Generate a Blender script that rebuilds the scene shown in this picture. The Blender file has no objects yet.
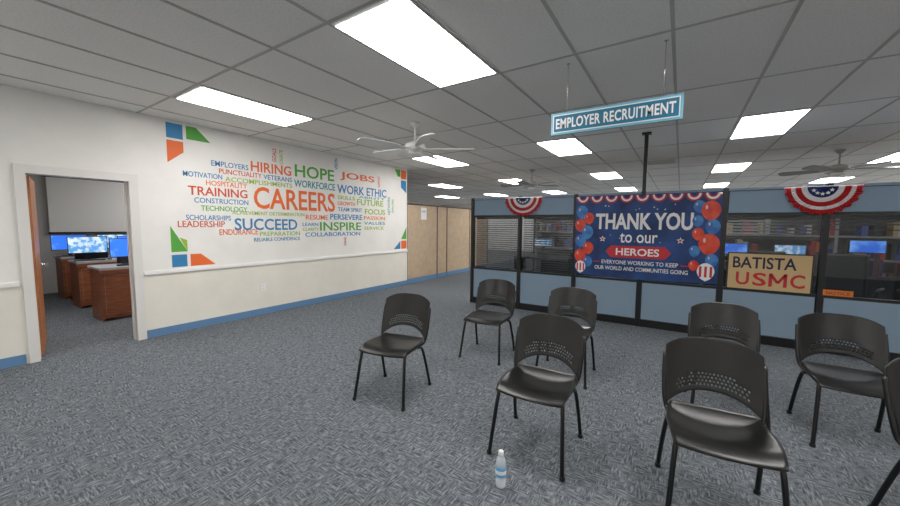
import bpy, bmesh, random
import numpy as np
from math import *
from mathutils import Matrix, Vector
random.seed(4)
S=bpy.context.scene; COL=S.collection
S.view_settings.view_transform='Standard'; S.view_settings.look='None'; S.view_settings.exposure=0.0

# ---------------------------------------------------------------- materials
def mat(name,c,rough=.6,metal=0,em=None,es=0,spec=.5,coat=0,alpha=1):
    m=bpy.data.materials.new(name); m.use_nodes=True
    b=m.node_tree.nodes['Principled BSDF']
    b.inputs['Base Color'].default_value=(*c,1); b.inputs['Roughness'].default_value=rough
    b.inputs['Metallic'].default_value=metal; b.inputs['Specular IOR Level'].default_value=spec
    b.inputs['Alpha'].default_value=alpha
    if coat: b.inputs['Coat Weight'].default_value=coat
    if em: b.inputs['Emission Color'].default_value=(*em,1); b.inputs['Emission Strength'].default_value=es
    return m
def noisy(name,c1,c2,scale,rough=.8,bump=0,stretch=(1,1,1),lo=.35,hi=.65,detail=3,spec=.4):
    m=mat(name,c1,rough,spec=spec); nt=m.node_tree; b=nt.nodes['Principled BSDF']
    tc=nt.nodes.new('ShaderNodeTexCoord'); mp=nt.nodes.new('ShaderNodeMapping'); mp.inputs['Scale'].default_value=stretch
    n=nt.nodes.new('ShaderNodeTexNoise'); n.inputs['Scale'].default_value=scale; n.inputs['Detail'].default_value=detail
    r=nt.nodes.new('ShaderNodeValToRGB'); r.color_ramp.elements[0].position=lo; r.color_ramp.elements[1].position=hi
    r.color_ramp.elements[0].color=(*c1,1); r.color_ramp.elements[1].color=(*c2,1)
    L=nt.links.new
    L(tc.outputs['Object'],mp.inputs[0]); L(mp.outputs[0],n.inputs['Vector']); L(n.outputs['Fac'],r.inputs[0]); L(r.outputs[0],b.inputs['Base Color'])
    if bump:
        bp=nt.nodes.new('ShaderNodeBump'); bp.inputs['Strength'].default_value=bump; bp.inputs['Distance'].default_value=.005
        L(n.outputs['Fac'],bp.inputs['Height']); L(bp.outputs[0],b.inputs['Normal'])
    return m
M={}
M['wall']=noisy('wall_paint_white',(.80,.78,.745),(.84,.82,.785),3,.65)
M['wall_low']=noisy('wall_paint_lower',(.77,.73,.65),(.81,.77,.69),3,.65)
M['white']=mat('white_paint',(.85,.84,.82),.45)
M['casing']=mat('casing_paint',(.74,.72,.69),.45)
M['blue_base']=mat('blue_vinyl_base',(.12,.24,.42),.5)
M['ceil']=noisy('ceiling_tile',(.83,.81,.78),(.92,.90,.87),60,.95,.25,lo=.3,hi=.6)
M['tbar']=mat('ceiling_tbar',(.50,.485,.46),.6)
M['black']=mat('black_plastic',(.010,.010,.011),.38)
M['chair']=noisy('chair_shell_plastic',(.0065,.0063,.006),(.0095,.0092,.009),300,.30,.06)
M['leg']=mat('chair_leg_enamel',(.004,.004,.005),.28)
M['fabric']=noisy('partition_fabric_blue',(.21,.29,.38),(.25,.34,.43),220,.9)
M['tan']=noisy('tan_partition_vinyl',(.47,.35,.24),(.52,.40,.28),8,.7)
M['brown']=mat('dark_brown_trim',(.06,.035,.02),.5)
M['wood']=noisy('red_brown_wood',(.22,.065,.03),(.32,.11,.05),6,.4,stretch=(1,1,8))
M['oak']=noisy('door_stained_wood',(.42,.15,.05),(.52,.21,.08),5,.4,stretch=(6,6,1))
M['grey_dark']=mat('grey_wall_paint',(.36,.35,.34),.8)
M['greytop']=mat('grey_laminate',(.42,.41,.40),.4)
def screen(name,c1,c2,es,scale=7):
    m=noisy(name,c1,c2,scale,.2,lo=.45,hi=.62); nt=m.node_tree; b=nt.nodes['Principled BSDF']
    r=[n for n in nt.nodes if n.type=='VALTORGB'][0]; nt.links.new(r.outputs[0],b.inputs['Emission Color']); b.inputs['Emission Strength'].default_value=es; return m
M['screen_blue']=screen('monitor_screen_blue',(.03,.16,.75),(.20,.45,1.0),1.0,4)
M['screen_white']=screen('monitor_screen_page',(.10,.30,.60),(.70,.80,.85),.9,12)
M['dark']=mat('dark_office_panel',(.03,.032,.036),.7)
M['slat']=mat('blind_slat',(.085,.08,.075),.4)
M['chrome']=mat('metal',(.6,.6,.6),.25,1)
M['lens']=mat('light_lens',(.9,.9,.9),.5,em=(1,.982,.955),es=17.5)
M['fan']=mat('fan_white',(.90,.89,.86),.35)
M['fan_silhouette']=mat('fan_silhouette',(.36,.35,.33),.4)  # far fans: white fan darkened, their silhouette shade put into the colour
M['bowl']=mat('fan_bowl_glass',(.8,.78,.72),.3)
M['navy']=noisy('banner_navy',(.008,.024,.10),(.020,.075,.25),3,.5,lo=.3,hi=.7)
M['red']=mat('flag_red',(.52,.022,.03),.6); M['redd']=noisy('balloon_red',(.58,.03,.02),(.72,.09,.04),9,.35)
M['bblue']=noisy('balloon_blue',(.03,.13,.42),(.06,.25,.55),9,.35)
M['fwhite']=mat('flag_white',(.80,.80,.80),.6); M['fblue']=mat('flag_blue',(.015,.03,.19),.6)
M['teal']=mat('sign_teal',(.015,.16,.27),.45); M['teal2']=mat('sign_light_blue',(.16,.42,.55),.45)
M['cream']=mat('poster_cream',(.56,.40,.20),.7); M['ink_navy']=mat('poster_navy',(.01,.015,.05),.7)
M['orange']=mat('label_orange',(.70,.18,.02),.6)
def wm(n,c): M[n]=mat('mural_'+n,c,.6)
wm('m_orange',(.80,.15,.03)); wm('m_red',(.62,.09,.045)); wm('m_blue',(.035,.22,.46)); wm('m_green',(.09,.38,.05)); wm('m_lime',(.33,.48,.05)); wm('m_teal',(.03,.30,.36))
# carpet: short woven streaks running both ways
def carpet():
    m=mat('carpet_grey_blue',(.1,.1,.1),.95,spec=.15); nt=m.node_tree; b=nt.nodes['Principled BSDF']; L=nt.links.new
    tc=nt.nodes.new('ShaderNodeTexCoord')
    def nz(sc,st,det=2):
        mp=nt.nodes.new('ShaderNodeMapping'); mp.inputs['Scale'].default_value=st
        n=nt.nodes.new('ShaderNodeTexNoise'); n.inputs['Scale'].default_value=sc; n.inputs['Detail'].default_value=det
        L(tc.outputs['Object'],mp.inputs[0]); L(mp.outputs[0],n.inputs['Vector']); return n.outputs['Fac']
    a=nz(17,(1,5.5,1)); c=nz(17,(5.5,1,1)); sel=nz(12,(1,1,1),1); fine=nz(240,(1,1,1),2)
    r=nt.nodes.new('ShaderNodeValToRGB'); r.color_ramp.elements[0].position=.46; r.color_ramp.elements[1].position=.54
    L(sel,r.inputs[0])
    mx=nt.nodes.new('ShaderNodeMix'); mx.data_type='FLOAT'; L(r.outputs[0],mx.inputs[0]); L(a,mx.inputs[2]); L(c,mx.inputs[3])
    m2=nt.nodes.new('ShaderNodeMix'); m2.data_type='FLOAT'; m2.inputs[0].default_value=.45; L(mx.outputs[0],m2.inputs[2]); L(fine,m2.inputs[3])
    cr=nt.nodes.new('ShaderNodeValToRGB'); e=cr.color_ramp.elements
    e[0].position=.39; e[0].color=(.045,.052,.061,1); e[1].position=.61; e[1].color=(.250,.270,.288,1)
    x=cr.color_ramp.elements.new(.5); x.color=(.113,.126,.140,1)
    L(m2.outputs[0],cr.inputs[0]); L(cr.outputs[0],b.inputs['Base Color'])
    bp=nt.nodes.new('ShaderNodeBump'); bp.inputs['Strength'].default_value=.4; bp.inputs['Distance'].default_value=.004
    L(m2.outputs[0],bp.inputs['Height']); L(bp.outputs[0],b.inputs['Normal'])
    return m
M['carpet']=carpet()
def glass(name,tint,refl):
    m=bpy.data.materials.new(name); m.use_nodes=True; nt=m.node_tree; nt.nodes.clear(); L=nt.links.new
    o=nt.nodes.new('ShaderNodeOutputMaterial'); t=nt.nodes.new('ShaderNodeBsdfTransparent'); t.inputs[0].default_value=(*tint,1)
    g=nt.nodes.new('ShaderNodeBsdfGlossy'); g.inputs['Roughness'].default_value=.02; g.inputs[0].default_value=(.9,.9,.9,1)
    f=nt.nodes.new('ShaderNodeFresnel'); f.inputs[0].default_value=refl; mx=nt.nodes.new('ShaderNodeMixShader')
    L(f.outputs[0],mx.inputs[0]); L(t.outputs[0],mx.inputs[1]); L(g.outputs[0],mx.inputs[2]); L(mx.outputs[0],o.inputs[0]); return m
M['glass']=glass('window_glass',(.62,.64,.66),1.5)
M['pet']=mat('clear_pet_plastic',(.80,.86,.90),.12,alpha=.45)
M['label']=mat('bottle_label',(.12,.38,.66),.4)

# ---------------------------------------------------------------- mesh helpers
class B:
    def __init__(s,*mats): s.bm=bmesh.new(); s.m=list(mats)
    def mi(s,k):
        if k not in s.m: s.m.append(k)
        return s.m.index(k)
    def face(s,pts,k,flat=True):
        vs=[s.bm.verts.new(p) for p in pts]; f=s.bm.faces.new(vs); f.material_index=s.mi(k); f.smooth=not flat; return f
    def box(s,x0,x1,y0,y1,z0,z1,k,bev=0,mtx=None):
        r=bmesh.ops.create_cube(s.bm,size=1); vs=r['verts']
        T=Matrix.Translation(((x0+x1)/2,(y0+y1)/2,(z0+z1)/2))@Matrix.Diagonal((x1-x0,y1-y0,z1-z0,1))
        if mtx: T=mtx@T
        bmesh.ops.transform(s.bm,matrix=T,verts=vs)
        fs=set(f for v in vs for f in v.link_faces)
        for f in fs: f.material_index=s.mi(k)
        if bev:
            es=list(set(e for v in vs for e in v.link_edges))
            bmesh.ops.bevel(s.bm,geom=es,offset=bev,segments=2,affect='EDGES',profile=.5)
    def lathe(s,prof,k,n=32,c=(0,0,0)):
        rings=[]
        for r,z in prof: rings.append([s.bm.verts.new((c[0]+max(r,1e-4)*cos(2*pi*i/n),c[1]+max(r,1e-4)*sin(2*pi*i/n),c[2]+z)) for i in range(n)])
        for a,b_ in zip(rings,rings[1:]):
            for i in range(n):
                f=s.bm.faces.new((a[i],a[(i+1)%n],b_[(i+1)%n],b_[i])); f.material_index=s.mi(k); f.smooth=True
    def tube(s,pts,r,k,n=12,sm=6,cap=True,ry=None):
        P=[Vector(p) for p in pts]; Q=[]
        if len(P)>2 and sm>1:
            E=[P[0]*2-P[1]]+P+[P[-1]*2-P[-2]]
            for i in range(1,len(E)-2):
                a,b_,c,d=E[i-1:i+3]
                for j in range(sm):
                    t=j/sm; Q.append(.5*((2*b_)+(c-a)*t+(2*a-5*b_+4*c-d)*t*t+(3*b_-a-3*c+d)*t**3))
            Q.append(P[-1])
        else: Q=P
        rings=[]; prev=None
        for i,q in enumerate(Q):
            d=(Q[min(i+1,len(Q)-1)]-Q[max(i-1,0)]).normalized()
            if prev is None:
                u=d.cross(Vector((1,0,0)));
                if u.length<.1: u=d.cross(Vector((0,1,0)))
            else: u=prev-d*prev.dot(d)
            u.normalize(); prev=u; w=d.cross(u)
            rings.append([s.bm.verts.new(q+(u*cos(2*pi*j/n)*r+w*sin(2*pi*j/n)*(ry or r))) for j in range(n)])
        for a,b_ in zip(rings,rings[1:]):
            for j in range(n):
                f=s.bm.faces.new((a[j],a[(j+1)%n],b_[(j+1)%n],b_[j])); f.material_index=s.mi(k); f.smooth=True
        if cap:
            for rg in (rings[0],rings[-1]):
                f=s.bm.faces.new(rg); f.material_index=s.mi(k)
    def mesh(s,me,k,mtx=None,smooth=False):
        n0=len(s.bm.verts); f0=len(s.bm.faces); s.bm.from_mesh(me)
        s.bm.verts.ensure_lookup_table(); s.bm.faces.ensure_lookup_table()
        vs=s.bm.verts[n0:]
        if mtx: bmesh.ops.transform(s.bm,matrix=mtx,verts=vs)
        for f in s.bm.faces[f0:]: f.material_index=s.mi(k); f.smooth=smooth
    def text(s,body,w,h,frame,k,ext=.002,off=0,sp=1.0):
        """text fitted to w x h, lower-left corner at frame origin"""
        cu=bpy.data.curves.new('t','FONT'); cu.body=body; cu.size=1; cu.extrude=.01; cu.resolution_u=3; cu.offset=off; cu.space_character=sp
        o=bpy.data.objects.new('t',cu); COL.objects.link(o); bpy.context.view_layer.update()
        me=bpy.data.meshes.new_from_object(o.evaluated_get(bpy.context.evaluated_depsgraph_get()))
        co=np.array([v.co[:] for v in me.vertices]); lo=co.min(0); hi=co.max(0)
        T=frame@Matrix.Diagonal((w/(hi[0]-lo[0]),h/(hi[1]-lo[1]),ext/.02,1))@Matrix.Translation((-lo[0],-lo[1],-lo[2]))
        s.mesh(me,k,T); bpy.data.objects.remove(o); bpy.data.curves.remove(cu); bpy.data.meshes.remove(me)
    def poly(s,pts,frame,k,z=0):
        s.face([frame@Vector((p[0],p[1],z)) for p in pts],k)
    def done(s,name,loc=(0,0,0),rot=0,normals=True):
        if normals: bmesh.ops.recalc_face_normals(s.bm,faces=s.bm.faces)
        me=bpy.data.meshes.new(name); s.bm.to_mesh(me); s.bm.free()
        for k in s.m: me.materials.append(M[k])
        o=bpy.data.objects.new(name,me); COL.objects.link(o); o.location=loc; o.rotation_euler=(0,0,rot); return o
def boxes(name,lst,**k):
    b=B()
    for l in lst: b.box(*l)
    return b.done(name,**k)
WX=-5.81; PY=6.0; H=2.90
def wallF(y,z,d=.002): return Matrix.Translation((WX+d,y,z))@Matrix.Rotation(pi/2,4,'Z')@Matrix.Rotation(pi/2,4,'X')
def frontF(x,y,z): return Matrix.Translation((x,y,z))@Matrix.Rotation(pi/2,4,'X')

# ---------------------------------------------------------------- shell
boxes('floor',[(-14,6.6,-3.6,20.2,-.1,0,'carpet')])
boxes('ceiling',[(-14,6.6,-3.6,20.2,H,H+.1,'ceil')])
GX=-2.105; PX=.663; GY=1.66; PYT=1.365
b=B()
for k in range(-18,14):
    x=GX+k*PX
    if -13.9<x<6.5: b.box(x-.012,x+.012,-3.5,20.1,H-.006,H-.0005,'tbar')
for k in range(-4,14):
    y=GY+k*PYT
    if -3.5<y<20: b.box(-13.9,6.5,y-.012,y+.012,H-.005,H-.0008,'tbar')
b.done('trim_ceiling_grid')
T=.14
boxes('wall_left',[(WX-T,WX,-3.5,.70,.86,H,'wall'),(WX-T,WX,1.53,6.9,.86,H,'wall'),(WX-T,WX,-3.5,.70,0,.86,'wall_low'),(WX-T,WX,1.53,6.9,0,.86,'wall_low'),(WX-T,WX,.70,1.53,2.04,H,'wall')])
boxes('wall_back',[(-14,6.6,20,20.15,0,H,'wall')])
boxes('wall_right',[(6.45,6.6,-3.5,20,0,H,'wall')])
boxes('wall_front',[(-12,6.6,-3.6,-3.5,0,H,'wall')])
boxes('wall_far_left',[(-14,-13.85,7,20,0,H,'wall')])
boxes('baseboard_left',[(WX,WX+.012,-3.5,.60,0,.105,'blue_base'),(WX,WX+.012,1.63,6.9,0,.105,'blue_base')])
boxes('trim_1',[(WX,WX+.022,1.63,6.9,.84,.885,'white')])
boxes('trim_2',[(WX,WX+.022,-3.5,.60,.84,.885,'white')])
# door casing + leaf
boxes('door_frame',[(WX-.16,WX+.025,.62,.70,0,2.12,'casing'),(WX-.16,WX+.025,1.53,1.62,0,2.12,'casing'),(WX-.16,WX+.025,.70,1.53,2.03,2.12,'casing'),
  (WX-.09,WX-.06,.70,.715,0,2.03,'casing'),(WX-.09,WX-.06,1.515,1.53,0,2.03,'casing')])
b=B(); b.box(-.85,0,-.02,.02,.01,2.02,'oak',.003)
b.tube([(-.78,.02,.98),(-.78,.07,.98),(-.70,.075,.98)],.011,'chrome'); b.done('door_1',loc=(WX-.18,.73,0),rot=-.17)

# ---------------------------------------------------------------- computer room
boxes('wall_rear',[(-11.35,-11.2,-1.6,6.8,0,H,'grey_dark')])
boxes('wall_divider',[(-11.35,WX-T,6.75,6.9,0,H,'grey_dark')])
boxes('wall_inner',[(-11.35,WX-T,-1.6,-1.45,0,H,'grey_dark')])
M['pscreen']=mat('projection_screen_grey',(.60,.59,.58),.8)
b=B(); b.box(-11.14,-11.13,1.62,3.6,1.30,2.46,'pscreen'); b.tube([(-11.14,1.56,2.50),(-11.14,3.66,2.50)],.04,'black'); b.tube([(-11.13,1.6,1.29),(-11.13,3.62,1.29)],.015,'black'); b.done('projection_screen')
def monitor(b,x,y,z,ang,w=.5,h=.30,scr='screen_blue'):
    R=Matrix.Translation((x,y,z))@Matrix.Rotation(ang,4,'Z')
    b.box(-w/2,w/2,-.012,.02,.12,.12+h,'black',.004,R)
    b.face([R@Vector(p) for p in ((-w/2+.012,-.0135,.135),(w/2-.012,-.0135,.135),(w/2-.012,-.0135,.108+h),(-w/2+.012,-.0135,.108+h))],scr)
    b.box(-.03,.03,.02,.045,.01,.25,'black',0,R); b.box(-.11,.11,-.07,.10,0,.012,'black',.003,R)
def desk(x,y0,y1):
    b=B()
    b.box(x-.62,x,y0,y1,.79,.83,'greytop',.005)
    b.box(x-.05,x-.02,y0+.02,y1-.02,.04,.79,'wood'); b.box(x-.60,x-.05,y0+.02,y0+.05,0,.79,'wood'); b.box(x-.60,x-.05,y1-.05,y1-.02,0,.79,'wood')
    b.box(x-.60,x-.05,y0+.25,y0+.28,.02,.79,'wood'); b.box(x-.022,x,y0,y1,.74,.79,'wood')
    b.box(x-.02,x-.012,y0+.06,y1-.06,.10,.70,'wood',.002)
    return b.done('computer_desk')
def mouse_keys(b,a):
    b.box(-.2,.2,-.26,-.14,0,.018,'black',.003,Matrix.Rotation(a,4,'Z')); b.box(.24,.29,-.24,-.15,0,.025,'black',.008,Matrix.Rotation(a,4,'Z'))
def office_chair(x,y,rot):
    b=B()
    for i in range(5):
        a=2*pi*i/5; b.tube([(0,0,.10),(.29*cos(a),.29*sin(a),.07)],.02,'black',8); b.lathe([(.001,0),(.03,.01),(.03,.05),(.001,.06)],'black',10,(.29*cos(a),.29*sin(a),0))
    b.tube([(0,0,.08),(0,0,.46)],.028,'chrome'); b.box(-.25,.25,-.25,.25,.46,.54,'dark',.03); b.box(-.23,.23,.22,.29,.60,1.18,'dark',.03); b.box(-.04,.04,.2,.3,.48,.66,'black')
    for s_ in (-1,1): b.tube([(s_*.25,.1,.5),(s_*.29,.1,.70),(s_*.29,-.12,.72)],.018,'black')
    b.done('office_chair',loc=(x,y,0),rot=rot)
for i,x in enumerate((-7.3,-8.75,-10.1)):
    desk(x,1.52+.03*i,3.4)
    for j,yy in enumerate((2.0,2.65,3.1) if i==0 else (1.78,2.45,3.1)):
        b=B(); monitor(b,0,0,0,pi/2-.15,.52,.31,'screen_blue' if (i+j)%2==0 else 'screen_white'); mouse_keys(b,pi/2-.15); b.done('computer_monitor',loc=(x-.36,yy,.83))
office_chair(-8.33,2.05,-pi/2+.3); office_chair(-9.76,1.95,-pi/2-.2)
for (x,y) in ((-9.3,.98),(-10.5,1.02)):
    b=B(); b.box(-.3,.3,-.22,.22,.79,.83,'greytop',.004); b.box(-.28,.28,-.2,-.17,0,.79,'wood'); b.box(-.28,.28,.17,.2,0,.79,'wood'); b.box(.2,.23,-.17,.17,.2,.79,'wood')
    b.done('side_desk',loc=(x,y,0))
    b=B(); monitor(b,0,0,0,pi/2,.42,.27,'screen_blue'); b.done('computer_monitor',loc=(x-.05,y,.83))

# ---------------------------------------------------------------- mural
b=B()
W=[("EMPLOYERS",2.48,3.01,2.36,2.44,'m_blue'),("HIRING",3.05,3.75,2.355,2.52,'m_orange'),("HOPE",3.82,4.67,2.36,2.58,'m_green'),("JOBS",4.82,5.77,2.41,2.58,'m_orange'),
("PUNCTUALITY",2.58,3.22,2.26,2.335,'m_red'),("MOTIVATION",2.12,2.62,2.17,2.245,'m_blue'),("ACCOMPLISHMENTS",2.66,3.76,2.15,2.225,'m_lime'),("VETERANS",3.25,3.76,2.25,2.33,'m_blue'),
("WORKFORCE",3.80,4.69,2.18,2.31,'m_teal'),("WORK ETHIC",4.74,6.15,2.14,2.32,'m_blue'),("HOSPITALITY",2.40,2.98,2.07,2.145,'m_orange'),("TRAINING",2.17,2.98,1.915,2.045,'m_red'),
("CAREERS",3.08,4.68,1.76,2.12,'m_orange'),("FUTURE",5.26,6.05,1.93,2.06,'m_lime'),("CONSTRUCTION",2.24,2.99,1.81,1.885,'m_blue'),("TECHNOLOGY",2.32,2.97,1.70,1.775,'m_green'),
("ACHIEVEMENT DETERMINATION",2.74,3.99,1.655,1.715,'m_lime'),("SCHOLARSHIPS",2.13,2.72,1.56,1.635,'m_blue'),("SUCCEED",2.77,3.84,1.41,1.60,'m_blue'),("RESUME",4.02,4.51,1.60,1.69,'m_orange'),
("PERSEVERE",4.56,5.40,1.61,1.72,'m_blue'),("LEADERSHIP",2.03,2.63,1.46,1.55,'m_red'),("INSPIRE",4.32,5.36,1.39,1.56,'m_green'),("COLLABORATION",4.00,5.33,1.28,1.36,'m_blue'),
("ENDURANCE",2.55,3.13,1.34,1.43,'m_orange'),("PREPARATION",3.16,3.89,1.31,1.385,'m_lime'),("RELIABLE CONFIDENCE",3.06,3.89,1.225,1.285,'m_blue'),("FOCUS",5.48,6.11,1.74,1.86,'m_lime'),
("LEARN",3.95,4.28,1.48,1.54,'m_blue'),("CLARITY",3.95,4.29,1.39,1.45,'m_lime'),("ABILITY",5.30,6.10,2.08,2.125,'m_teal'),("SKILLS",4.75,5.20,2.02,2.10,'m_lime'),("GROWTH",4.75,5.20,1.90,1.98,'m_orange'),
("TEAM SPIRIT",4.75,5.40,1.78,1.86,'m_blue'),("PASSION",5.45,6.1,1.62,1.70,'m_orange'),("VALUES",5.45,6.1,1.51,1.58,'m_teal'),("SERVICE",5.45,6.05,1.40,1.47,'m_lime')]
for t,y0,y1,z0,z1,k in W: b.text(t,y1-y0,z1-z0,wallF(y0,z0),k,.003,.014 if z1-z0>.1 else .006)
V=[("GOALS",3.48,2.56,.22,.07,'m_red'),("CREATE",3.60,2.54,.24,.06,'m_lime'),("VISION",4.76,2.60,.22,.07,'m_blue'),("SUPPORT",5.95,2.36,.25,.07,'m_orange'),("NETWORK",6.28,1.75,.42,.08,'m_teal'),("EXPLORE",6.40,1.80,.32,.06,'m_lime'),("CHANGE",4.95,1.08,.17,.06,'m_red')]
for t,y,z,w,h,k in V: b.text(t,w,h,wallF(y,z)@Matrix.Rotation(pi/2,4,'Z'),k,.003,.006)
b.done('word_cloud_mural')
b=B()
def q(y,z,pts,k): b.poly(pts,wallF(y,z,.003),k)
q(1.95,2.66,[(0,0),(.19,0),(.19,.2),(0,.2)],'m_blue'); q(2.18,2.68,[(0,.18),(0,0),(.30,0),(.12,.18)],'m_green'); q(1.95,2.33,[(0,0),(.19,.16),(.19,.30),(0,.30)],'m_orange')
q(1.94,1.12,[(0,0),(.19,0),(0,.36)],'m_green'); q(1.94,1.12,[(.19,0),(.19,.16),(.10,.20)],'m_lime'); q(1.94,.91,[(0,0),(.18,0),(.18,.17),(0,.17)],'m_blue'); q(2.16,.91,[(0,0),(.32,0),(.13,.17),(0,.17)],'m_orange')
q(6.45,2.68,[(0,.17),(.1,0),(.2,0),(.2,.17)],'m_green'); q(6.67,2.64,[(0,0),(.2,0),(.2,.21),(0,.21)],'m_orange'); q(6.67,2.30,[(0,.13),(.2,0),(.2,.30),(0,.30)],'m_blue')
q(6.67,.92,[(0,0),(.2,0),(.2,.2),(0,.2)],'m_orange'); q(6.67,1.16,[(0,0),(.2,0),(.2,.3)],'m_green'); q(6.40,.92,[(0,0),(.24,0),(.24,.2)],'m_blue')
b.done('mural_corner_accents',normals=False)
b=B(); b.box(WX,WX+.008,3.14,3.22,.40,.52,'white',.002); b.box(WX+.008,WX+.011,3.165,3.195,.475,.50,'casing'); b.box(WX+.008,WX+.011,3.165,3.195,.42,.445,'casing'); b.done('wall_outlet')

# ---------------------------------------------------------------- tan panels
b=B()
ys=[6.92,8.25,8.75,10.1,11.4]
for y0,y1 in zip(ys,ys[1:]):
    b.box(WX-.07,WX-.02,y0+.012,y1-.012,.12,2.03,'tan',.004)
for y in ys: b.box(WX-.08,WX-.01,y-.012,y+.012,0,2.07,'brown')
b.box(WX-.08,WX-.01,ys[0],ys[-1],2.03,2.07,'brown'); b.box(WX-.08,WX-.012,ys[0],ys[-1],0,.12,'blue_base')
b.done('tan_folding_partition')
b=B(); b.box(WX-.02,WX-.016,7.5,7.74,1.66,1.98,'fwhite'); b.text('NO EXIT',.16,.05,Matrix.Translation((WX-.015,7.53,1.85))@Matrix.Rotation(pi/2,4,'Z')@Matrix.Rotation(pi/2,4,'X'),'ink_navy',.001); b.done('paper_notice')

# ---------------------------------------------------------------- blue partition
px=[-3.40+.97*i for i in range(8)]
b=B()
for x in px: b.box(x-.03,x+.03,PY-.012,PY+.06,0,2.04,'black',.004)
for x0,x1 in zip(px,px[1:]):
    a,c=x0+.03,x1-.03
    b.box(a,c,PY+.004,PY+.045,.11,.68,'fabric',.008); b.box(a,c,PY+.004,PY+.045,1.70,2.0,'fabric',.008)
    b.box(a,c,PY,PY+.05,0,.11,'black'); b.box(a,c,PY,PY+.05,.68,.71,'black'); b.box(a,c,PY,PY+.05,1.67,1.70,'black'); b.box(a,c,PY,PY+.05,2.0,2.03,'fabric')
b.done('cubicle_partition')
for i,(x0,x1) in enumerate(zip(px,px[1:])):
    boxes('window_%d'%(i+1),[(x0+.03,x1-.03,PY+.02,PY+.026,.71,1.67,'glass')])
for (x0,x1),zb in ((px[0:2],.74),(px[1:3],.74),(px[4:6],1.40),(px[5:7],1.52)):
    b=B(); z=1.64
    while z>zb:
        b.box(x0+.05,x1-.05,-.018,.018,-.001,.001,'slat',0,Matrix.Translation((0,PY+.09,z))@Matrix.Rotation(.45,4,'X')); z-=.04
    b.box(x0+.05,x1-.05,PY+.07,PY+.11,1.645,1.68,'slat'); b.box(x0+.05,x1-.05,PY+.075,PY+.105,zb-.03,zb-.015,'slat')
    for xx in (x0+.2,x1-.2): b.box(xx-.002,xx+.002,PY+.088,PY+.092,zb-.02,1.66,'slat')
    b.done('venetian_blind')
b=B(); b.box(-.515,-.465,PY+.005,PY+.055,2.04,H-.002,'black',.004); b.box(-.55,-.43,PY-.02,PY+.08,H-.03,H-.007,'black'); b.done('power_pole')
# office interior seen through the glass
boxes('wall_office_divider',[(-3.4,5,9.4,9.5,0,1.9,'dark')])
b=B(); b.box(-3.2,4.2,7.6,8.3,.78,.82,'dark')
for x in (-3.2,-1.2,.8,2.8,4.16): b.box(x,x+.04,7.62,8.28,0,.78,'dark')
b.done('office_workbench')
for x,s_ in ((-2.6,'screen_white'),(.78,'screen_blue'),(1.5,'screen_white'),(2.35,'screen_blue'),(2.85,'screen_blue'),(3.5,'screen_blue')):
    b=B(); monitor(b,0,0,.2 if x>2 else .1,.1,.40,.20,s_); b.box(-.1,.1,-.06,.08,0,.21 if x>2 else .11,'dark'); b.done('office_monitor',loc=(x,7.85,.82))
M['shelf_red']=mat('binder_red',(.40,.03,.03),.5); M['shelf_w']=mat('binder_white',(.6,.6,.58),.5); M['shelf_b']=mat('binder_blue',(.05,.10,.4),.5)
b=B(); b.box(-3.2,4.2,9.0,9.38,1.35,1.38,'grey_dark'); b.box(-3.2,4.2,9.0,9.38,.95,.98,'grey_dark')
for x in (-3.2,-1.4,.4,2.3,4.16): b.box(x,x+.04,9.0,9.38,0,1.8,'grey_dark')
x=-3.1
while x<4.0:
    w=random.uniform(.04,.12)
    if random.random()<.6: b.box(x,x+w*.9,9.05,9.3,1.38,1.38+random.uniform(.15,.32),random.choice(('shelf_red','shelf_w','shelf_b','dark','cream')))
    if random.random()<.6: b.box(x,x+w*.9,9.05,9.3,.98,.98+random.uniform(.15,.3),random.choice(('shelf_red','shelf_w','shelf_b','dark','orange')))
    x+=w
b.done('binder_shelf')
b=B()
for i in range(34):
    x=random.uniform(1.3,4.0); w_=random.uniform(.03,.12); h_=random.uniform(.05,.34)
    b.box(x,x+w_,7.62+random.uniform(0,.08),7.72,0,h_,random.choice(('shelf_red','shelf_w','dark','cream','fblue','black','orange')),.004)
b.done('desk_clutter',loc=(0,0,.82))
for x,y,r in ((.95,6.95,.4),(1.95,7.0,-.5),(2.7,6.9,.2)): office_chair(x,y,pi+r)

# ---------------------------------------------------------------- banner
b=B(); yb=PY-.022; x0,x1,z0,z1=-1.45,.45,.74,2.0
nx=40
for i in range(nx):
    xa=x0+(x1-x0)*i/nx; xb=x0+(x1-x0)*(i+1)/nx
    sag=lambda x:-.02*sin(pi*(x-x0)/(x1-x0))
    b.face([(xa,yb,z0+sag(xa)),(xb,yb,z0+sag(xb)),(xb,yb,z1+sag(xb)*.5),(xa,yb,z1+sag(xa)*.5)],'navy')
def F(x,z,d=.003): return frontF(x,yb-d,z)
b.text('THANK YOU',1.28,.25,F(-1.14,1.47),'fwhite',.002,.03)
b.text('to our',.50,.15,F(-.78,1.27),'fwhite',.002,.01)
b.poly([(0,0),(.72,0),(.80,.09),(.72,.18),(0,.18),(-.08,.09)],F(-.90,1.04),'red'); b.text('HEROES',.58,.11,F(-.83,1.075,.005),'fwhite',.002,.02)
b.text('EVERYONE WORKING TO KEEP',1.02,.06,F(-1.03,.935),'fwhite',.002,.008); b.text('OUR WORLD AND COMMUNITIES GOING',1.24,.06,F(-1.13,.84),'fwhite',.002,.008)
b.poly([(0,0),(.09,0),(.09,.015),(0,.015)],F(-1.15,.955),'red'); b.poly([(0,0),(.09,0),(.09,.015),(0,.015)],F(.02,.955),'red')
def star(cx,cz,r,k,fr):
    b.poly([(cx+(r if i%2==0 else r*.42)*sin(pi*i/5),cz+(r if i%2==0 else r*.42)*cos(pi*i/5)) for i in range(10)],fr,k)
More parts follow.
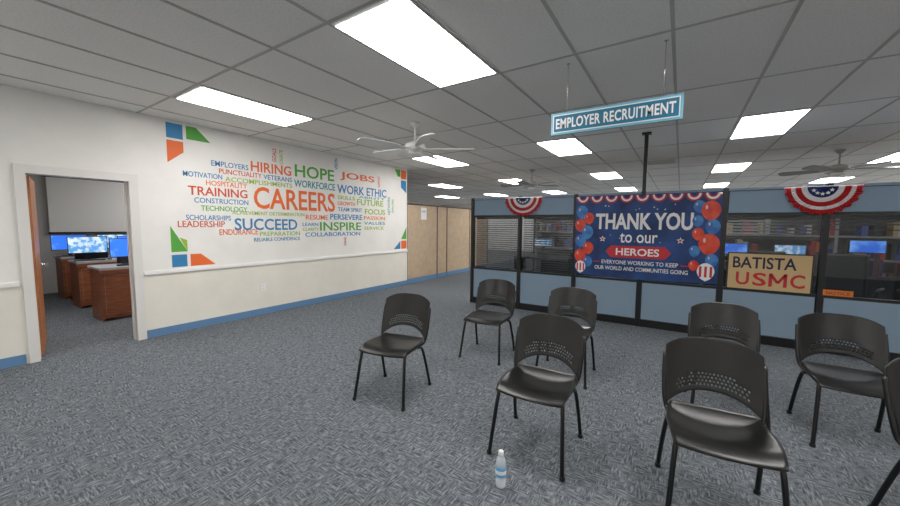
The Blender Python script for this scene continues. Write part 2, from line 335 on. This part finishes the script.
def balloon(x,z,r,k,d):
    pts=[(r*cos(t)*(1 if sin(t)>0 else 1-.18*abs(sin(t))),r*1.22*sin(t)) for t in [2*pi*i/28 for i in range(28)]]
    b.poly(pts,F(x,z,d),k); b.poly([(-.012,-r*1.3),(.012,-r*1.3),(0,-r*1.18)],F(x,z,d),k)
    if k!='fwhite': b.poly([(-.45*r+.13*r*cos(t),.45*r+.26*r*sin(t)) for t in [2*pi*i/12 for i in range(12)]],F(x,z,d+.0003),'balloon_hi')
    if k=='fwhite':
        for s_ in (-.6,0,.6): b.poly([((s_-.14)*r,-r*.75),((s_+.14)*r,-r*.75),((s_+.14)*r,r*.75),((s_-.14)*r,r*.75)],F(x,z,d+.0003),'red')
M['balloon_hi']=mat('balloon_print_highlight',(.75,.45,.45),.4)
i=0
for x,z,r,k in [(-1.35,1.74,.09,'bblue'),(-1.24,1.64,.075,'redd'),(-1.37,1.53,.085,'redd'),(-1.26,1.42,.09,'bblue'),(-1.36,1.28,.085,'bblue'),(-1.24,1.17,.08,'redd'),(-1.36,1.04,.09,'redd'),(-1.24,.95,.07,'bblue'),(-1.35,.86,.08,'fwhite'),
  (.20,1.80,.07,'bblue'),(.33,1.74,.11,'redd'),(.19,1.60,.065,'bblue'),(.36,1.52,.085,'bblue'),(.20,1.42,.07,'redd'),(.33,1.28,.12,'redd'),(.17,1.18,.065,'bblue'),(.37,1.06,.075,'bblue'),(.31,.90,.10,'fwhite'),(.17,.98,.06,'redd')]:
    i+=1; balloon(x,z,r,k,.003+.0006*i)
for j in range(9):   # printed fan swags along the top
    cx=x0+.105+j*.211
    for rr,k,d in ((.10,'red',.003),(.08,'fwhite',.0036),(.055,'red',.0042),(.038,'fblue',.0048)):
        b.poly([(rr*cos(t),rr*sin(t)*1.1) for t in [pi+pi*i/14 for i in range(15)]],F(cx,1.985,d),k)
for j in range(14): star(0,0,random.uniform(.008,.016),'fwhite',F(random.uniform(-1.1,.1),random.choice((random.uniform(1.76,1.84),random.uniform(1.28,1.40))),.0032))
star(0,0,.05,'fwhite',F(-1.03,1.32)); star(0,0,.05,'fwhite',F(.0,1.32)); star(0,0,.03,'red',F(-1.03,1.32,.004)); star(0,0,.03,'red',F(.0,1.32,.004))
for x in (x0+.02,x1-.02): b.poly([(.012*cos(t),.012*sin(t)) for t in [2*pi*i/12 for i in range(12)]],F(x,1.97,.016),'chrome')
b.done('thank_you_banner',normals=False)

# ---------------------------------------------------------------- bunting fans
def bunting(xc,zt,rx,rz):
    b=B(); n=72; R=[(0,'fblue'),(.40,'fwhite'),(.56,'red'),(.72,'fwhite'),(.84,'red'),(1.0,None)]
    def P(r,i):
        t=pi+pi*i/n; w=(1+.035*cos(pi*i/n*2*12)*(r>.95))
        return (xc+rx*r*w*cos(t),PY-.035-.022*r*(1 if i%2 else -1)*.6,zt+rz*r*w*sin(t))
    for (r0,k),(r1,_) in zip(R,R[1:]):
        for i in range(n):
            if r0==0: b.face([P(.001,i),P(r1,i),P(r1,i+1)],k)
            else: b.face([P(r0,i),P(r1,i),P(r1,i+1),P(r0,i+1)],k)
    for i in range(1,6):
        t=pi+pi*i/6; cx,cz=xc+rx*.27*cos(t),zt+rz*.27*sin(t)
        b.poly([((.026 if j%2==0 else .011)*sin(pi*j/5),(.026 if j%2==0 else .011)*cos(pi*j/5)) for j in range(10)],frontF(cx,PY-.047,cz),'fwhite')
    b.tube([(xc-rx,PY-.03,zt),(xc+rx,PY-.03,zt)],.006,'fwhite')
    b.done('patriotic_bunting',normals=False)
bunting(-2.36,2.01,.34,.32); bunting(1.385,2.01,.33,.33); bunting(3.6,2.01,.34,.33)
# sign BATISTA USMC
b=B(); ys_=PY-.02
b.box(.54,1.37,ys_-.008,ys_,.70,1.19,'black'); b.box(.555,1.355,ys_-.010,ys_-.006,.715,1.175,'cream')
b.text('BATISTA',.62,.15,frontF(.60,ys_-.0105,.985),'ink_navy',.002,.015)
def bar(p,q_,w=.034):
    p=Vector(p); q_=Vector(q_); n=Vector((-(q_-p).y,(q_-p).x)).normalized()*w/2
    b.poly([p+n,q_+n,q_-n,p-n],frontF(0,ys_-.0125,0),'red')
for ch,xx in (('U',.64),('S',.81),('C',1.17)): b.text(ch,.135,.17,frontF(xx,ys_-.0105,.765),'red',.002,.018)
bar((.985,.765),(.985,.935)); bar((1.125,.765),(1.125,.935)); bar((.985,.925),(1.055,.815),.03); bar((1.125,.925),(1.055,.815),.03)
b.done('usmc_poster',normals=False)
b=B(); b.box(1.47,1.72,PY-.018,PY-.012,.71,.78,'orange'); b.text('NOTICE',.2,.035,frontF(1.495,PY-.0185,.727),'ink_navy',.001); b.done('orange_label')

# ---------------------------------------------------------------- hanging sign
b=B(); sy=3.15; sx0,sx1,sz0,sz1=-1.0,-.03,2.305,2.49
b.box(sx0,sx1,sy-.012,sy+.012,sz0,sz1,'teal2',.004); b.box(sx0+.018,sx1-.018,sy-.015,sy+.015,sz0+.018,sz1-.018,'fwhite'); b.box(sx0+.026,sx1-.026,sy-.017,sy+.017,sz0+.026,sz1-.026,'teal')
b.text('EMPLOYER RECRUITMENT',.88,.085,frontF(sx0+.045,sy-.0172,sz0+.05),'fwhite',.003,.022,1.06)
for x in (sx0+.13,sx1-.13): b.tube([(x,sy,sz1),(x,sy,H-.006)],.0022,'chrome',6); b.box(x-.012,x+.012,sy-.006,sy+.006,H-.012,H-.006,'chrome')
b.done('employer_recruitment_sign')

# ---------------------------------------------------------------- lights, vents, fans
def light(ix,iy,k='lens'):
    x=GX+ix*PX; y=GY+iy*PYT; b=B(); z=H-.012
    b.box(x+.02,x+PX-.02,y+.02,y+PYT-.02,z,H-.001,'white'); b.box(x+.03,x+PX-.03,y+.05,y+PYT-.05,z-.004,z,k)
    b.done('ceiling_light_panel')
for ix in (-8,-4,0,4,8,12):
    for iy in (-3,0,3,6,9,12):
        if ix==12 and iy<3: continue
        if ix==-8 and iy<6: continue
        light(ix,iy)
for iy in (6,9,12): light(-12,iy)
light(-8,-1); light(-8,2); light(-12,1)  # unseen panels added to brighten the computer room
def vent(ix,iy,half=0):
    x=GX+ix*PX; y=GY+iy*PYT+half*PYT/2; b=B()
    b.box(x+.03,x+PX-.03,y+.03,y+PYT/2-.03,H-.012,H-.001,'casing')
    for j in range(12): b.box(x+.06,x+PX-.06,y+.06+j*.047,y+.08+j*.047,H-.018,H-.012,'tbar')
    b.done('ceiling_vent')
vent(7,3,0); vent(2,5,0)
def fan(x,y,rot,zc=2.60,rr=1.15,c='fan',g=1.0):
    b=B(); n=5
    b.lathe([(0,H-.001),(.07,H-.001),(.07,H-.02),(.03,H-.07),(.013,H-.075)],c,24); b.tube([(0,0,H-.07),(0,0,zc+.05)],.014,c)
    b.lathe([(.013*g,zc+.07),(.05*g,zc+.06),(.10*g,zc+.035),(.115*g,zc),(.11*g,zc-.03),(.07*g,zc-.055),(.055*g,zc-.06),(.055*g,zc-.085),(.001,zc-.085)],c,32)
    b.lathe([(.05*g,zc-.085),(.085*g,zc-.095),(.09*g,zc-.11),(.06*g,zc-.13),(.001,zc-.14)],'bowl',32)
    for i in range(n):
        R=Matrix.Rotation(rot+2*pi*i/n,4,'Z')@Matrix.Translation((0,0,zc-.03))@Matrix.Rotation(.26,4,'X')
        b.box(.09,.24,-.022,.022,-.004,.004,c,.001,R)
        pts=[(.20,-.045),(.30,-.065),(.62,-.085),(.665,-.058),(.68,0),(.665,.058),(.62,.085),(.30,.065),(.20,.045)]
        top=[R@Vector((p[0]*rr,p[1]*1.1,.012)) for p in pts]; bot=[R@Vector((p[0]*rr,p[1]*1.1,0)) for p in pts]
        b.face(top,c); b.face(bot[::-1],c)
        for j in range(len(pts)): b.face([bot[j],bot[(j+1)%len(pts)],top[(j+1)%len(pts)],top[j]],c)
    b.done('ceiling_fan',loc=(x,y,0))
fan(-3.1,3.85,.56,2.58,1.2,'fan',1.25); fan(-3.15,8.5,.9,2.55,1.15,'fan_silhouette',1.1); fan(2.29,9.1,.2,2.58,1.2,'fan_silhouette',1.1)

# ---------------------------------------------------------------- chairs
def grid_mesh(fn,nx,ny,holes=None,th=.01):
    bm=bmesh.new(); V=[[bm.verts.new(fn(-1+2*i/nx,j/ny)) for i in range(nx+1)] for j in range(ny+1)]
    for j in range(ny):
        for i in range(nx):
            if holes and holes(i,j): continue
            bm.faces.new((V[j][i],V[j][i+1],V[j+1][i+1],V[j+1][i]))
    me=bpy.data.meshes.new('g'); bm.to_mesh(me); bm.free(); o=bpy.data.objects.new('g',me); COL.objects.link(o)
    m=o.modifiers.new('s','SOLIDIFY'); m.thickness=th; m.offset=0; m2=o.modifiers.new('b','BEVEL'); m2.width=.002; m2.segments=1; m2.limit_method='ANGLE'; m2.angle_limit=1.0
    bpy.context.view_layer.update()
    r=bpy.data.meshes.new_from_object(o.evaluated_get(bpy.context.evaluated_depsgraph_get())); bpy.data.objects.remove(o); return r
def seat(s,v):
    t=-1+2*v; k=.16
    x=.240*s*sqrt(1-k*t*t)*(1.0 if t<0 else 1-.06*t); y=-.01+.225*t*sqrt(1-k*s*s)
    z=.452-.014*(1-s*s)*(1-t*t) - .035*max(0,(-t-.45)/.55)**2 + .012*max(0,(t-.5)/.5)**2 + .006*s**4
    return (x,y,z)
def back(s,v):
    zt=.848-.055*abs(s)**3.5; zb=.468+.085*(1-abs(s)**2.4)
    z=zb+(zt-zb)*v
    hw=.222+.016*sin(pi*min(1,max(0,(z-.47)/.38))*.8)
    q_=(z-.47)/.38
    return (s*hw,.175+.11*q_+.042*(1-s*s)-.015*(q_-.5)**2,z)
def hole(i,j): return j in (3,5,7,9) and 6<=i<=43 and i%2==(j//2)%2 and not (j==9 and (i<12 or i>37))
def build_chair():
    b=B('chair','leg')
    b.mesh(grid_mesh(seat,22,20,th=.012),'chair',smooth=True); b.mesh(grid_mesh(back,50,30,hole,.009),'chair',smooth=True)
    for s in (-1,1):
        b.tube([(s*.238,-.262,.012),(s*.228,-.235,.16),(s*.212,-.190,.38),(s*.205,-.160,.418),(s*.205,-.10,.425),(s*.210,.08,.425),(s*.222,.165,.435),(s*.236,.190,.50),(s*.240,.225,.62),(s*.238,.262,.74)],.0125,'leg',12,6,True,.013)
        b.tube([(s*.212,.06,.420),(s*.222,.13,.38),(s*.236,.19,.20),(s*.245,.245,.012)],.0125,'leg',12,6,True,.013)
        b.lathe([(.001,0),(.017,0),(.017,.02),(.013,.026)],'black',12,(s*.239,-.264,0)); b.lathe([(.001,0),(.017,0),(.017,.02),(.013,.026)],'black',12,(s*.245,.246,0))
    b.tube([(-.205,-.12,.418),(.205,-.12,.418)],.010,'leg'); b.tube([(-.212,.10,.418),(.212,.10,.418)],.010,'leg')
    return b.done('stacking_chair')
c0=build_chair(); me=c0.data
CH=[(-2.12,2.33,12),(-1.85,3.67,5),(-.93,3.62,3),(-.77,2.30,2),(.36,3.60,3),(.22,2.29,6),(1.07,3.62,2),(1.25,2.60,20)]
for i,(x,y,a) in enumerate(CH):
    o=c0 if i==0 else bpy.data.objects.new('stacking_chair',me)
    if i: COL.objects.link(o)
    o.location=(x,y,0); o.rotation_euler=(0,0,radians(a))

# ---------------------------------------------------------------- bottle
b=B()
b.lathe([(.001,.004),(.02,.0),(.029,.004),(.031,.015),(.030,.03),(.031,.045),(.029,.055),(.031,.065),(.031,.135),(.029,.145),(.027,.16),(.019,.18),(.0125,.19),(.0125,.20)],'pet',32)
b.lathe([(.0315,.068),(.0318,.07),(.0318,.125),(.0315,.127)],'label',32); b.lathe([(.032,.085),(.0321,.086),(.0321,.106),(.032,.107)],'fwhite',32)
b.lathe([(.015,.193),(.015,.212),(.013,.215),(.001,.215)],'fwhite',24)
b.done('water_bottle',loc=(-.81,1.80,0))

# ---------------------------------------------------------------- world, camera
w=bpy.data.worlds.new('world'); S.world=w; w.use_nodes=True; w.node_tree.nodes['Background'].inputs[0].default_value=(.8,.85,.9,1); w.node_tree.nodes['Background'].inputs[1].default_value=.3
f=352.7; yaw,th,ro=radians(33.14),radians(4.53),radians(.44)
Fv=Vector((-sin(yaw)*cos(th),cos(yaw)*cos(th),-sin(th))); R0=Vector((cos(yaw),sin(yaw),0)); U0=R0.cross(Fv)
R=R0*cos(ro)+U0*sin(ro); U=-R0*sin(ro)+U0*cos(ro)
cd=bpy.data.cameras.new('camera'); co=bpy.data.objects.new('camera',cd); COL.objects.link(co); S.camera=co
cd.sensor_width=36; cd.lens=36*f/900; cd.clip_start=.05
co.matrix_world=Matrix(((R.x,U.x,-Fv.x,0),(R.y,U.y,-Fv.y,0),(R.z,U.z,-Fv.z,1.518),(0,0,0,1)))
